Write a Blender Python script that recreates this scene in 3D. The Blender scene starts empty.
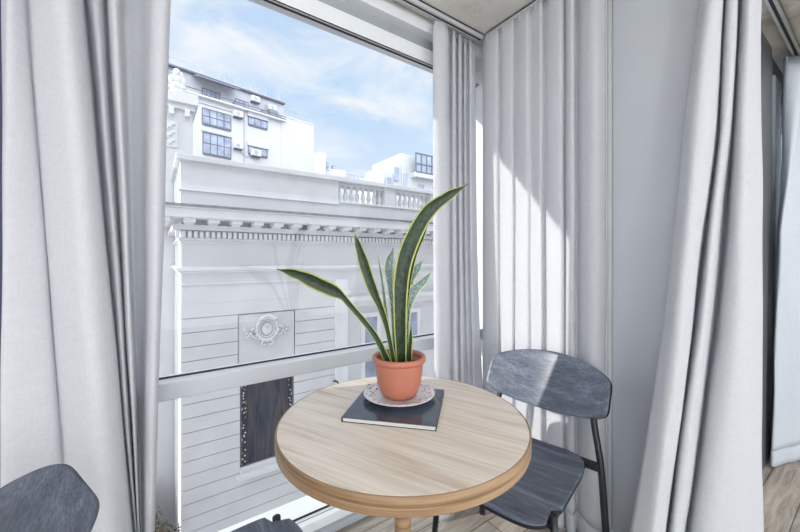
import bpy, bmesh, math, random
from mathutils import Vector, Matrix
random.seed(7)
S = bpy.context.scene
COL = S.collection
PI = math.pi

# ------------------------------------------------------------------ helpers
def link(name, me, parent=None, mats=None):
    o = bpy.data.objects.new(name, me)
    COL.objects.link(o)
    if parent is not None:
        o.parent = parent
    for m in (mats or []):
        me.materials.append(m)
    return o

def obj(name, bm, mat, parent=None, smooth=False, bevel=0.0, seg=2, angle=None):
    me = bpy.data.meshes.new(name)
    bmesh.ops.recalc_face_normals(bm, faces=bm.faces[:])
    if smooth:
        for f in bm.faces:
            f.smooth = True
    bm.to_mesh(me)
    bm.free()
    mats = mat if isinstance(mat, (list, tuple)) else [mat]
    o = link(name, me, parent, mats)
    if bevel > 0:
        md = o.modifiers.new('bevel', 'BEVEL')
        md.width = bevel
        md.segments = seg
        md.limit_method = 'ANGLE'
        md.angle_limit = math.radians(40)
    return o

def tag(o, label, cat, group=None):
    o['label'] = label
    o['category'] = cat
    if group:
        o['group'] = group
    return o

def thing(name, label, cat, loc=(0, 0, 0), rz=0.0, group=None):
    o = bpy.data.objects.new(name, None)
    COL.objects.link(o)
    o.location = loc
    o.rotation_euler = (0, 0, rz)
    o.empty_display_size = 0.1
    return tag(o, label, cat, group)

def struct(name, bm, mat, parent=None, **kw):
    o = obj(name, bm, mat, parent, **kw)
    if parent is None:
        o['kind'] = 'structure'
    return o

def box(bm, x0, x1, y0, y1, z0, z1, mi=0):
    vs = [bm.verts.new(p) for p in ((x0, y0, z0), (x1, y0, z0), (x1, y1, z0), (x0, y1, z0),
                                    (x0, y0, z1), (x1, y0, z1), (x1, y1, z1), (x0, y1, z1))]
    for q in ((0, 3, 2, 1), (4, 5, 6, 7), (0, 1, 5, 4), (1, 2, 6, 5), (2, 3, 7, 6), (3, 0, 4, 7)):
        f = bm.faces.new([vs[i] for i in q])
        f.material_index = mi
    return vs

def nb(*boxes):
    bm = bmesh.new()
    for b in boxes:
        box(bm, *b)
    return bm

def lathe(bm, prof, n=32, c=(0, 0, 0), closed=True):
    rings = []
    for r, z in prof:
        if r < 1e-6:
            rings.append([bm.verts.new((c[0], c[1], c[2] + z))])
        else:
            rings.append([bm.verts.new((c[0] + r * math.cos(2 * PI * i / n), c[1] + r * math.sin(2 * PI * i / n), c[2] + z)) for i in range(n)])
    for a, b in zip(rings, rings[1:]):
        for i in range(n):
            j = (i + 1) % n
            if len(a) == 1 and len(b) == 1:
                continue
            if len(a) == 1:
                bm.faces.new((a[0], b[i], b[j]))
            elif len(b) == 1:
                bm.faces.new((a[i], a[j], b[0]))
            else:
                bm.faces.new((a[i], a[j], b[j], b[i]))
    return bm

def tube(bm, pts, r, n=10, cap=True):
    pts = [Vector(p) for p in pts]
    rs = r if isinstance(r, (list, tuple)) else [r] * len(pts)
    rings = []
    up = Vector((0.13, 0.31, 0.94)).normalized()
    for i, p in enumerate(pts):
        t = (pts[min(i + 1, len(pts) - 1)] - pts[max(i - 1, 0)]).normalized()
        a = t.cross(up)
        if a.length < 1e-3:
            a = t.cross(Vector((1, 0, 0)))
        a.normalize()
        b = t.cross(a).normalized()
        rings.append([bm.verts.new(p + (a * math.cos(2 * PI * k / n) + b * math.sin(2 * PI * k / n)) * rs[i]) for k in range(n)])
    for a, b in zip(rings, rings[1:]):
        for k in range(n):
            bm.faces.new((a[k], a[(k + 1) % n], b[(k + 1) % n], b[k]))
    if cap:
        bm.faces.new(rings[0][::-1])
        bm.faces.new(rings[-1])
    return bm

def blob(bm, c, r, sub=1):
    m = Matrix.Translation(c) @ Matrix.Diagonal((r[0], r[1], r[2], 1))
    bmesh.ops.create_icosphere(bm, subdivisions=sub, radius=1.0, matrix=m)

def crom(pts, n):
    """Catmull-Rom resampling of a list of tuples, n steps per span."""
    out = []
    P = [Vector(p) for p in pts]
    for i in range(len(P) - 1):
        p0 = P[i - 1] if i > 0 else P[i] * 2 - P[i + 1]
        p1, p2 = P[i], P[i + 1]
        p3 = P[i + 2] if i + 2 < len(P) else P[i + 1] * 2 - P[i]
        for k in range(n):
            t = k / n
            out.append(0.5 * ((2 * p1) + (p2 - p0) * t + (2 * p0 - 5 * p1 + 4 * p2 - p3) * t * t + (3 * p1 - 3 * p2 - p0 + p3) * t ** 3))
    out.append(P[-1])
    return out

# ------------------------------------------------------------------ materials
def newmat(name):
    m = bpy.data.materials.new(name)
    m.use_nodes = True
    nt = m.node_tree
    b = nt.nodes['Principled BSDF']
    return m, nt, b

def N(nt, t, **kw):
    n = nt.nodes.new(t)
    for k, v in kw.items():
        if k.startswith('i_'):
            n.inputs[k[2:].replace('_', ' ')].default_value = v
        else:
            setattr(n, k, v)
    return n

def ramp(nt, fac, stops):
    r = nt.nodes.new('ShaderNodeValToRGB')
    e = r.color_ramp.elements
    while len(e) < len(stops):
        e.new(0.5)
    for el, (p, c) in zip(e, stops):
        el.position = p
        el.color = (c[0], c[1], c[2], 1)
    nt.links.new(fac, r.inputs['Fac'])
    return r.outputs['Color']

def plain(name, c, rough=0.5, var=0.06, scale=8.0, metal=0.0, bump=0.0, spec=0.5):
    m, nt, b = newmat(name)
    tc = N(nt, 'ShaderNodeTexCoord')
    no = N(nt, 'ShaderNodeTexNoise')
    no.inputs['Scale'].default_value = scale
    no.inputs['Detail'].default_value = 5
    nt.links.new(tc.outputs['Object'], no.inputs['Vector'])
    lo = [max(0, x * (1 - var)) for x in c]
    hi = [min(1, x * (1 + var)) for x in c]
    col = ramp(nt, no.outputs['Fac'], [(0.3, lo), (0.7, hi)])
    nt.links.new(col, b.inputs['Base Color'])
    b.inputs['Roughness'].default_value = rough
    b.inputs['Metallic'].default_value = metal
    b.inputs['Specular IOR Level'].default_value = spec
    if bump > 0:
        bp = N(nt, 'ShaderNodeBump')
        bp.inputs['Strength'].default_value = bump
        bp.inputs['Distance'].default_value = 0.01
        nt.links.new(no.outputs['Fac'], bp.inputs['Height'])
        nt.links.new(bp.outputs['Normal'], b.inputs['Normal'])
    return m

def wood(name, stops, ang=0.0, scale=(1.2, 22, 22), rough=0.4, bump=0.1, space='Object', dist=1.0, streak=None):
    m, nt, b = newmat(name)
    tc = N(nt, 'ShaderNodeTexCoord')
    mp0 = N(nt, 'ShaderNodeMapping')
    mp0.inputs['Rotation'].default_value = (0, 0, -ang)
    nt.links.new(tc.outputs[space], mp0.inputs['Vector'])
    mp = N(nt, 'ShaderNodeMapping')
    mp.inputs['Scale'].default_value = scale
    nt.links.new(mp0.outputs['Vector'], mp.inputs['Vector'])
    no = N(nt, 'ShaderNodeTexNoise')
    no.inputs['Scale'].default_value = 1.0
    no.inputs['Detail'].default_value = 8
    no.inputs['Roughness'].default_value = 0.62
    no.inputs['Distortion'].default_value = dist
    nt.links.new(mp.outputs['Vector'], no.inputs['Vector'])
    col = ramp(nt, no.outputs['Fac'], stops)
    mp2 = N(nt, 'ShaderNodeMapping')
    mp2.inputs['Scale'].default_value = (scale[0] * 5, scale[1] * 11, scale[2] * 11)
    nt.links.new(mp0.outputs['Vector'], mp2.inputs['Vector'])
    fi = N(nt, 'ShaderNodeTexNoise')
    fi.inputs['Scale'].default_value = 1.0
    fi.inputs['Detail'].default_value = 4
    nt.links.new(mp2.outputs['Vector'], fi.inputs['Vector'])
    fcol = ramp(nt, fi.outputs['Fac'], [(0.35, streak or (0.8, 0.8, 0.8)), (0.62, (1, 1, 1))])
    mx = N(nt, 'ShaderNodeMix', data_type='RGBA', blend_type='MULTIPLY')
    mx.inputs['Factor'].default_value = 0.8
    nt.links.new(col, mx.inputs['A'])
    nt.links.new(fcol, mx.inputs['B'])
    nt.links.new(mx.outputs['Result'], b.inputs['Base Color'])
    b.inputs['Roughness'].default_value = rough
    bp = N(nt, 'ShaderNodeBump')
    bp.inputs['Strength'].default_value = bump
    bp.inputs['Distance'].default_value = 0.002
    nt.links.new(fi.outputs['Fac'], bp.inputs['Height'])
    nt.links.new(bp.outputs['Normal'], b.inputs['Normal'])
    return m

def fabric(name, c, trans=0.34):
    m = bpy.data.materials.new(name)
    m.use_nodes = True
    nt = m.node_tree
    nt.nodes.remove(nt.nodes['Principled BSDF'])
    out = nt.nodes['Material Output']
    tc = N(nt, 'ShaderNodeTexCoord')
    mp = N(nt, 'ShaderNodeMapping')
    mp.inputs['Scale'].default_value = (160, 160, 60)
    nt.links.new(tc.outputs['Object'], mp.inputs['Vector'])
    no = N(nt, 'ShaderNodeTexNoise')
    no.inputs['Scale'].default_value = 1.0
    no.inputs['Detail'].default_value = 3
    nt.links.new(mp.outputs['Vector'], no.inputs['Vector'])
    mp2 = N(nt, 'ShaderNodeMapping')
    mp2.inputs['Scale'].default_value = (30, 30, 420)
    nt.links.new(tc.outputs['Object'], mp2.inputs['Vector'])
    no2 = N(nt, 'ShaderNodeTexNoise')
    no2.inputs['Scale'].default_value = 1.0
    nt.links.new(mp2.outputs['Vector'], no2.inputs['Vector'])
    ad = N(nt, 'ShaderNodeMath', operation='ADD')
    nt.links.new(no.outputs['Fac'], ad.inputs[0])
    nt.links.new(no2.outputs['Fac'], ad.inputs[1])
    hv = N(nt, 'ShaderNodeMath', operation='MULTIPLY')
    hv.inputs[1].default_value = 0.5
    nt.links.new(ad.outputs[0], hv.inputs[0])
    col = ramp(nt, hv.outputs[0], [(0.3, [x * 0.94 for x in c]), (0.7, [min(1, x * 1.05) for x in c])])
    big = N(nt, 'ShaderNodeTexNoise')
    big.inputs['Scale'].default_value = 5.0
    big.inputs['Detail'].default_value = 3
    nt.links.new(tc.outputs['Object'], big.inputs['Vector'])
    bp0 = N(nt, 'ShaderNodeBump')
    bp0.inputs['Strength'].default_value = 0.25
    bp0.inputs['Distance'].default_value = 0.02
    nt.links.new(big.outputs['Fac'], bp0.inputs['Height'])
    bp = N(nt, 'ShaderNodeBump')
    bp.inputs['Strength'].default_value = 0.25
    bp.inputs['Distance'].default_value = 0.002
    nt.links.new(hv.outputs[0], bp.inputs['Height'])
    nt.links.new(bp0.outputs['Normal'], bp.inputs['Normal'])
    di = N(nt, 'ShaderNodeBsdfDiffuse')
    tr = N(nt, 'ShaderNodeBsdfTranslucent')
    for s in (di, tr):
        nt.links.new(col, s.inputs['Color'])
        nt.links.new(bp.outputs['Normal'], s.inputs['Normal'])
    mx = N(nt, 'ShaderNodeMixShader')
    mx.inputs['Fac'].default_value = trans
    nt.links.new(di.outputs[0], mx.inputs[1])
    nt.links.new(tr.outputs[0], mx.inputs[2])
    nt.links.new(mx.outputs[0], out.inputs['Surface'])
    return m

def glass(name, tint=(0.97, 0.985, 1.0)):
    m = bpy.data.materials.new(name)
    m.use_nodes = True
    nt = m.node_tree
    nt.nodes.remove(nt.nodes['Principled BSDF'])
    out = nt.nodes['Material Output']
    t = N(nt, 'ShaderNodeBsdfTransparent')
    t.inputs['Color'].default_value = (*tint, 1)
    g = N(nt, 'ShaderNodeBsdfGlossy')
    g.inputs['Roughness'].default_value = 0.01
    lw = N(nt, 'ShaderNodeLayerWeight')
    lw.inputs['Blend'].default_value = 0.5
    pw = N(nt, 'ShaderNodeMath', operation='POWER')
    pw.inputs[1].default_value = 5.0
    nt.links.new(lw.outputs['Facing'], pw.inputs[0])
    fr = N(nt, 'ShaderNodeMath', operation='MULTIPLY_ADD')
    fr.inputs[1].default_value = 0.85
    fr.inputs[2].default_value = 0.015
    nt.links.new(pw.outputs[0], fr.inputs[0])
    mx = N(nt, 'ShaderNodeMixShader')
    nt.links.new(fr.outputs[0], mx.inputs['Fac'])
    nt.links.new(t.outputs[0], mx.inputs[1])
    nt.links.new(g.outputs[0], mx.inputs[2])
    nt.links.new(mx.outputs[0], out.inputs['Surface'])
    return m

M = {}
M['white_frame'] = plain('white powder coated frame', (0.80, 0.82, 0.84), 0.35, 0.02)
M['alu'] = plain('satin grey aluminium paint', (0.54, 0.57, 0.61), 0.32, 0.02)
M['shaded_frame'] = plain('frame panel with painted-in shade', (0.36, 0.39, 0.41), 0.4, 0.04)  # darker grey puts the shade of the head recess into the colour
M['dark_frame'] = plain('dark grey frame', (0.07, 0.08, 0.09), 0.35, 0.05)
M['mid_frame'] = plain('mid grey frame', (0.42, 0.46, 0.49), 0.35, 0.05)
M['gasket'] = plain('black rubber gasket', (0.012, 0.012, 0.015), 0.5, 0.1)
M['navy'] = plain('navy wall paint', (0.03, 0.045, 0.085), 0.6, 0.1)
M['wall_grey'] = plain('pale grey wall paint', (0.62, 0.655, 0.70), 0.55, 0.02, 3)
M['jamb'] = plain('off white jamb', (0.74, 0.74, 0.73), 0.45, 0.02)
M['curtain'] = fabric('pale grey woven curtain', (0.735, 0.745, 0.775))
M['curtain_far'] = fabric('pale blue grey woven curtain', (0.70, 0.74, 0.79))
M['tape'] = fabric('curtain heading tape', (0.72, 0.72, 0.74), 0.1)
M['black_metal'] = plain('black painted steel', (0.012, 0.013, 0.017), 0.38, 0.2, 20)
M['steel'] = plain('brushed steel', (0.55, 0.56, 0.58), 0.3, 0.06, 30, metal=0.9)
M['track'] = plain('grey white aluminium track', (0.50, 0.51, 0.52), 0.3, 0.02)
M['plastic_white'] = plain('white plastic', (0.8, 0.8, 0.8), 0.4, 0.02)
GR = math.atan2(0.91, -0.42)
M['table'] = wood('pale oak top', [(0.28, (0.50, 0.37, 0.27)), (0.39, (0.70, 0.585, 0.475)), (0.50, (0.83, 0.745, 0.65)), (0.75, (0.90, 0.84, 0.765))], GR, (0.8, 9, 9), 0.34, 0.06, streak=(0.82, 0.79, 0.76))
M['table_edge'] = wood('oak edge banding', [(0.32, (0.13, 0.075, 0.036)), (0.46, (0.30, 0.19, 0.105)), (0.68, (0.47, 0.33, 0.20))], 0, (1.4, 1.4, 75), 0.42, 0.12, dist=0.6, streak=(0.72, 0.66, 0.6))
M['stain'] = wood('dark blue grey stained ash', [(0.25, (0.06, 0.074, 0.108)), (0.5, (0.135, 0.157, 0.205)), (0.75, (0.27, 0.30, 0.365))], PI / 2, (3, 34, 20), 0.30, 0.3, dist=0.5, streak=(0.45, 0.47, 0.5))
M['stain_edge'] = plain('dark stained edge', (0.012, 0.014, 0.02), 0.45, 0.2)
M['terracotta'] = plain('terracotta plastic', (0.46, 0.165, 0.105), 0.5, 0.05, 12)
M['soil'] = plain('dark potting soil', (0.06, 0.035, 0.02), 0.95, 0.5, 60, bump=1.0)
M['book'] = plain('navy grey glossy cover', (0.045, 0.058, 0.085), 0.16, 0.25, 14)
M['pages'] = wood('page edges', [(0.3, (0.60, 0.59, 0.57)), (0.7, (0.80, 0.79, 0.78))], 0, (1, 1, 900), 0.7, 0.1)
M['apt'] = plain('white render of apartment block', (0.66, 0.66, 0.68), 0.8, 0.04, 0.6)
M['apt_grey'] = plain('grey render of penthouse', (0.52, 0.53, 0.57), 0.8, 0.06, 0.6)  # darker, slightly bluer render for penthouse and lintel
M['stone'] = plain('pale painted masonry', (0.68, 0.68, 0.69), 0.85, 0.06, 1.3, bump=0.15)
M['stone_b'] = plain('off white masonry trim', (0.76, 0.76, 0.77), 0.85, 0.05, 2.0, bump=0.1)
M['stone_groove'] = plain('grey mortar groove', (0.20, 0.20, 0.22), 0.9, 0.1, 2.0)
M['lead'] = plain('weathered grey flashing', (0.22, 0.22, 0.23), 0.8, 0.45, 6)
M['roof_grey'] = plain('grey flat roof', (0.38, 0.37, 0.36), 0.9, 0.2, 2)
M['blue_glass'] = plain('blue window glass', (0.33, 0.38, 0.50), 0.08, 0.4, 1.5)
M['win_dark'] = plain('charcoal window frame', (0.13, 0.14, 0.18), 0.5, 0.1)
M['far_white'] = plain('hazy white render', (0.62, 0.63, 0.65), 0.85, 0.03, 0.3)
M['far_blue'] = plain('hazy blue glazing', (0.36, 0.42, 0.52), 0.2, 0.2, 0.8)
M['awning'] = plain('mauve grey awning', (0.26, 0.26, 0.32), 0.7, 0.15, 3)
M['leafbush'] = plain('dull olive leaves', (0.085, 0.075, 0.045), 0.7, 0.6, 12)
M['twig'] = plain('brown twigs', (0.09, 0.06, 0.04), 0.8, 0.3, 12)
M['glass'] = glass('clear window glass')

def concrete():
    m, nt, b = newmat('stained raw concrete')
    tc = N(nt, 'ShaderNodeTexCoord')
    n1 = N(nt, 'ShaderNodeTexNoise')
    n1.inputs['Scale'].default_value = 2.2
    n1.inputs['Detail'].default_value = 9
    n1.inputs['Roughness'].default_value = 0.65
    nt.links.new(tc.outputs['Object'], n1.inputs['Vector'])
    c1 = ramp(nt, n1.outputs['Fac'], [(0.30, (0.44, 0.41, 0.36)), (0.45, (0.72, 0.69, 0.64)), (0.68, (0.85, 0.835, 0.80))])
    br = N(nt, 'ShaderNodeTexBrick')
    br.inputs['Scale'].default_value = 1.0
    br.inputs['Brick Width'].default_value = 2.6
    br.inputs['Row Height'].default_value = 0.9
    br.inputs['Mortar Size'].default_value = 0.006
    br.inputs['Color1'].default_value = (1, 1, 1, 1)
    br.inputs['Color2'].default_value = (0.9, 0.9, 0.88, 1)
    br.inputs['Mortar'].default_value = (0.5, 0.48, 0.45, 1)
    nt.links.new(tc.outputs['Object'], br.inputs['Vector'])
    mx = N(nt, 'ShaderNodeMix', data_type='RGBA', blend_type='MULTIPLY')
    mx.inputs['Factor'].default_value = 1.0
    nt.links.new(c1, mx.inputs['A'])
    nt.links.new(br.outputs['Color'], mx.inputs['B'])
    nt.links.new(mx.outputs['Result'], b.inputs['Base Color'])
    b.inputs['Roughness'].default_value = 0.85
    bp = N(nt, 'ShaderNodeBump')
    bp.inputs['Strength'].default_value = 0.4
    bp.inputs['Distance'].default_value = 0.01
    nt.links.new(n1.outputs['Fac'], bp.inputs['Height'])
    nt.links.new(bp.outputs['Normal'], b.inputs['Normal'])
    return m
M['concrete'] = concrete()

def floor_mat():
    m, nt, b = newmat('greyed oak planks')
    tc = N(nt, 'ShaderNodeTexCoord')
    br = N(nt, 'ShaderNodeTexBrick')
    br.inputs['Scale'].default_value = 1.0
    br.inputs['Brick Width'].default_value = 1.3
    br.inputs['Row Height'].default_value = 0.14
    br.inputs['Mortar Size'].default_value = 0.0025
    br.inputs['Color1'].default_value = (0.85, 0.85, 0.85, 1)
    br.inputs['Color2'].default_value = (1.15, 1.12, 1.08, 1)
    br.inputs['Mortar'].default_value = (0.25, 0.23, 0.21, 1)
    nt.links.new(tc.outputs['Object'], br.inputs['Vector'])
    mp = N(nt, 'ShaderNodeMapping')
    mp.inputs['Scale'].default_value = (2.2, 26, 1)
    nt.links.new(tc.outputs['Object'], mp.inputs['Vector'])
    no = N(nt, 'ShaderNodeTexNoise')
    no.inputs['Scale'].default_value = 1.0
    no.inputs['Detail'].default_value = 9
    no.inputs['Roughness'].default_value = 0.65
    no.inputs['Distortion'].default_value = 1.4
    nt.links.new(mp.outputs['Vector'], no.inputs['Vector'])
    c = ramp(nt, no.outputs['Fac'], [(0.3, (0.15, 0.125, 0.10)), (0.45, (0.30, 0.265, 0.225)), (0.6, (0.42, 0.385, 0.34)), (0.75, (0.52, 0.49, 0.44))])
    mx = N(nt, 'ShaderNodeMix', data_type='RGBA', blend_type='MULTIPLY')
    mx.inputs['Factor'].default_value = 1.0
    nt.links.new(c, mx.inputs['A'])
    nt.links.new(br.outputs['Color'], mx.inputs['B'])
    nt.links.new(mx.outputs['Result'], b.inputs['Base Color'])
    b.inputs['Roughness'].default_value = 0.5
    return m
M['floor'] = floor_mat()

def leaf_mat(name, mid, mid2, margin, mw=0.2, rough=0.38):
    """banded centre, coloured margin: u runs across the blade, v along it."""
    m, nt, b = newmat(name)
    uv = N(nt, 'ShaderNodeUVMap')
    sx = N(nt, 'ShaderNodeSeparateXYZ')
    nt.links.new(uv.outputs[0], sx.inputs[0])
    mp = N(nt, 'ShaderNodeMapping')
    mp.inputs['Scale'].default_value = (3.0, 26, 1)
    nt.links.new(uv.outputs[0], mp.inputs['Vector'])
    no = N(nt, 'ShaderNodeTexNoise')
    no.inputs['Scale'].default_value = 1.5
    no.inputs['Detail'].default_value = 4
    no.inputs['Distortion'].default_value = 0.8
    nt.links.new(mp.outputs['Vector'], no.inputs['Vector'])
    c1 = ramp(nt, no.outputs['Fac'], [(0.38, mid), (0.62, mid2)])
    a = N(nt, 'ShaderNodeMath', operation='SUBTRACT')
    a.inputs[1].default_value = 0.5
    nt.links.new(sx.outputs['X'], a.inputs[0])
    ab = N(nt, 'ShaderNodeMath', operation='ABSOLUTE')
    nt.links.new(a.outputs[0], ab.inputs[0])
    fac = ramp(nt, ab.outputs[0], [(0.5 - mw, (0, 0, 0)), (0.5 - mw + 0.05, (1, 1, 1))])
    mx = N(nt, 'ShaderNodeMix', data_type='RGBA')
    nt.links.new(fac, mx.inputs['Factor'])
    nt.links.new(c1, mx.inputs['A'])
    mx.inputs['B'].default_value = (*margin, 1)
    nt.links.new(mx.outputs['Result'], b.inputs['Base Color'])
    b.inputs['Roughness'].default_value = rough
    return m
M['leaf'] = leaf_mat('variegated leaf', (0.006, 0.019, 0.008), (0.030, 0.060, 0.026), (0.42, 0.46, 0.11), 0.10, 0.5)
M['leaf_pale'] = leaf_mat('pale variegated leaf', (0.07, 0.13, 0.12), (0.26, 0.35, 0.37), (0.52, 0.57, 0.36), 0.14)

def plate_mat():
    m, nt, b = newmat('patterned porcelain')
    tc = N(nt, 'ShaderNodeTexCoord')
    ln = N(nt, 'ShaderNodeVectorMath', operation='LENGTH')
    fl = N(nt, 'ShaderNodeVectorMath', operation='MULTIPLY')
    fl.inputs[1].default_value = (1, 1, 0)
    nt.links.new(tc.outputs['Object'], fl.inputs[0])
    nt.links.new(fl.outputs[0], ln.inputs[0])
    vo = N(nt, 'ShaderNodeTexVoronoi')
    vo.inputs['Scale'].default_value = 95
    nt.links.new(tc.outputs['Object'], vo.inputs['Vector'])
    sp = ramp(nt, vo.outputs['Distance'], [(0.36, (1, 1, 1)), (0.46, (0, 0, 0))])
    sep = N(nt, 'ShaderNodeSeparateColor')
    nt.links.new(vo.outputs['Color'], sep.inputs[0])
    pc = ramp(nt, sep.outputs[0], [(0.0, (0.42, 0.07, 0.03)), (0.34, (0.62, 0.24, 0.12)), (0.55, (0.10, 0.13, 0.30)), (0.8, (0.62, 0.62, 0.62))])
    pc.node.color_ramp.interpolation = 'CONSTANT'
    band = ramp(nt, ln.outputs['Value'], [(0.0, (0, 0, 0)), (0.083, (0, 0, 0)), (0.086, (1, 1, 1)), (0.117, (1, 1, 1)), (0.119, (0, 0, 0))])
    mu = N(nt, 'ShaderNodeMix', data_type='RGBA', blend_type='MULTIPLY')
    mu.inputs['Factor'].default_value = 1.0
    nt.links.new(sp, mu.inputs['A'])
    nt.links.new(band, mu.inputs['B'])
    mx = N(nt, 'ShaderNodeMix', data_type='RGBA')
    nt.links.new(mu.outputs['Result'], mx.inputs['Factor'])
    mx.inputs['A'].default_value = (0.72, 0.74, 0.78, 1)
    nt.links.new(pc, mx.inputs['B'])
    nt.links.new(mx.outputs['Result'], b.inputs['Base Color'])
    b.inputs['Roughness'].default_value = 0.15
    return m
M['plate'] = plate_mat()
M['beads'] = plain('porcelain beaded rim', (0.62, 0.58, 0.55), 0.25, 0.35, 90)

def dark_window_mat():
    m, nt, b = newmat('dark window with brown curtain behind')
    tc = N(nt, 'ShaderNodeTexCoord')
    mp = N(nt, 'ShaderNodeMapping')
    mp.inputs['Scale'].default_value = (7.0, 1, 0.7)
    nt.links.new(tc.outputs['Object'], mp.inputs['Vector'])
    no = N(nt, 'ShaderNodeTexNoise')
    no.inputs['Scale'].default_value = 1.0
    no.inputs['Detail'].default_value = 6
    no.inputs['Distortion'].default_value = 0.7
    nt.links.new(mp.outputs['Vector'], no.inputs['Vector'])
    c = ramp(nt, no.outputs['Fac'], [(0.3, (0.018, 0.022, 0.035)), (0.5, (0.05, 0.06, 0.085)), (0.62, (0.10, 0.075, 0.065)), (0.75, (0.14, 0.10, 0.085))])
    nt.links.new(c, b.inputs['Base Color'])
    b.inputs['Roughness'].default_value = 0.12
    return m
M['dark_window'] = dark_window_mat()

def lace_mat():
    m, nt, b = newmat('dark strip with white lace dots')
    tc = N(nt, 'ShaderNodeTexCoord')
    vo = N(nt, 'ShaderNodeTexVoronoi')
    vo.inputs['Scale'].default_value = 14
    nt.links.new(tc.outputs['Object'], vo.inputs['Vector'])
    c = ramp(nt, vo.outputs['Distance'], [(0.30, (0.6, 0.6, 0.62)), (0.36, (0.02, 0.02, 0.025))])
    nt.links.new(c, b.inputs['Base Color'])
    b.inputs['Roughness'].default_value = 0.5
    return m
M['lace'] = lace_mat()

# ------------------------------------------------------------------ the room shell
CEIL = 2.58
struct('floor', nb((-3.2, 1.69, -4.2, 1.72, -0.06, 0.0), (1.69, 6.5, -4.2, 0.62, -0.06, 0.0)), M['floor'])
struct('ceiling', nb((-3.2, 1.86, -4.2, 1.69, CEIL, CEIL + 0.2), (1.86, 6.5, -4.2, 0.62, CEIL, CEIL + 0.2)), M['concrete'])
struct('trim_beam', nb((1.2, 6.5, -0.12, 0.13, CEIL - 0.16, CEIL)), M['concrete'], bevel=0.006)
struct('wall_left', nb((-3.2, -0.86, 1.50, 1.62, 0, CEIL)), M['navy'])
struct('trim_post', nb((-0.43, -0.325, 1.482, 1.508, 0, CEIL)), M['navy'])
# the rest of our own building around the room: storeys above and below, flats to each side
struct('wall_above', nb((-40, 40, -4.2, 0.62, CEIL + 0.2, 13.0), (-3.2, 1.86, 0.62, 1.69, CEIL + 0.2, 13.0)), M['stone'])
struct('wall_below', nb((-40, 40, -4.2, 0.62, -14.0, -0.06), (-3.2, 1.86, 0.62, 1.69, -14.0, -0.06)), M['stone'])
struct('wall_side_left', nb((-40, -7.0, -4.2, 0.62, -0.06, CEIL + 0.2)), M['stone'])
struct('wall_side_right', nb((6.5, 40, -4.2, 0.62, -0.06, CEIL + 0.2)), M['stone'])
struct('trim_shade_ledge', nb((-3.2, 1.95, 1.69, 1.935, CEIL + 0.005, CEIL + 0.2)), M['stone'])  # unseen overhang, depth set to cast the shadow edge on the curtain
struct('wall_right', nb((1.86, 2.78, 0.434, 0.62, 0, CEIL), (1.72, 1.86, 0.434, 0.75, 0, CEIL)), M['wall_grey'], bevel=0.004)
struct('trim_jamb', nb((1.72, 1.84, 0.752, 0.770, 0, CEIL)), M['jamb'], bevel=0.003)

def window_root(name):
    o = bpy.data.objects.new(name, None)
    COL.objects.link(o)
    o['kind'] = 'structure'
    return o

w1 = window_root('window_1')
obj('window_frame', nb((-0.86, -0.80, 1.50, 1.62, 0.0, CEIL), (1.70, 1.80, 1.50, 1.66, 0.0, CEIL)), M['white_frame'], w1, bevel=0.004)
obj('head_rail', nb((-0.86, 1.80, 1.53, 1.562, 2.355, 2.435)), M['white_frame'], w1, bevel=0.004)
obj('head_panel', nb((-0.86, 1.80, 1.56, 1.62, 2.435, 2.505)), M['shaded_frame'], w1)
obj('head_soffit', nb((-0.86, 1.80, 1.50, 1.68, 2.505, CEIL)), M['white_frame'], w1, bevel=0.003)
obj('transom', nb((-0.80, 1.70, 1.49, 1.60, 0.742, 0.805)), M['alu'], w1, bevel=0.004)
obj('sill_rail', nb((-0.80, 1.70, 1.50, 1.69, 0.0, 0.07)), M['white_frame'], w1, bevel=0.004)
obj('sill_track', nb((-0.80, 1.70, 1.475, 1.50, 0.0, 0.03)), M['mid_frame'], w1, bevel=0.003)
obj('gasket', nb((-0.80, 1.70, 1.551, 1.5565, 0.805, 0.811), (-0.80, 1.70, 1.551, 1.5565, 2.348, 2.355), (-0.80, 1.70, 1.532, 1.536, 2.352, 2.355),  # black seal strips that also paint in the gap shadows along the rails
                 (-0.80, 1.70, 1.552, 1.5565, 0.07, 0.077), (-0.80, 1.70, 1.53, 1.533, 0.07, 0.071)), M['gasket'], w1)
obj('pane', nb((-0.80, 1.70, 1.5565, 1.5615, 0.805, 2.355)), M['glass'], w1)
obj('pane', nb((-0.80, 1.70, 1.5565, 1.5615, 0.07, 0.742)), M['glass'], w1)

w2 = window_root('window_2')
obj('window_frame', nb((1.72, 1.84, 0.772, 0.80, 0, CEIL), (1.72, 1.84, 1.47, 1.50, 0, CEIL)), M['white_frame'], w2, bevel=0.003)
obj('head_rail', nb((1.72, 1.84, 0.80, 1.47, 2.33, CEIL)), M['white_frame'], w2, bevel=0.003)
obj('sill_rail', nb((1.72, 1.84, 0.80, 1.47, 0.0, 0.08)), M['white_frame'], w2, bevel=0.003)
obj('gasket', nb((1.735, 1.78, 0.80, 1.47, 2.30, 2.33)), M['gasket'], w2)
obj('pane', nb((1.774, 1.780, 0.80, 1.47, 0.08, 2.30)), M['glass'], w2)

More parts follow.
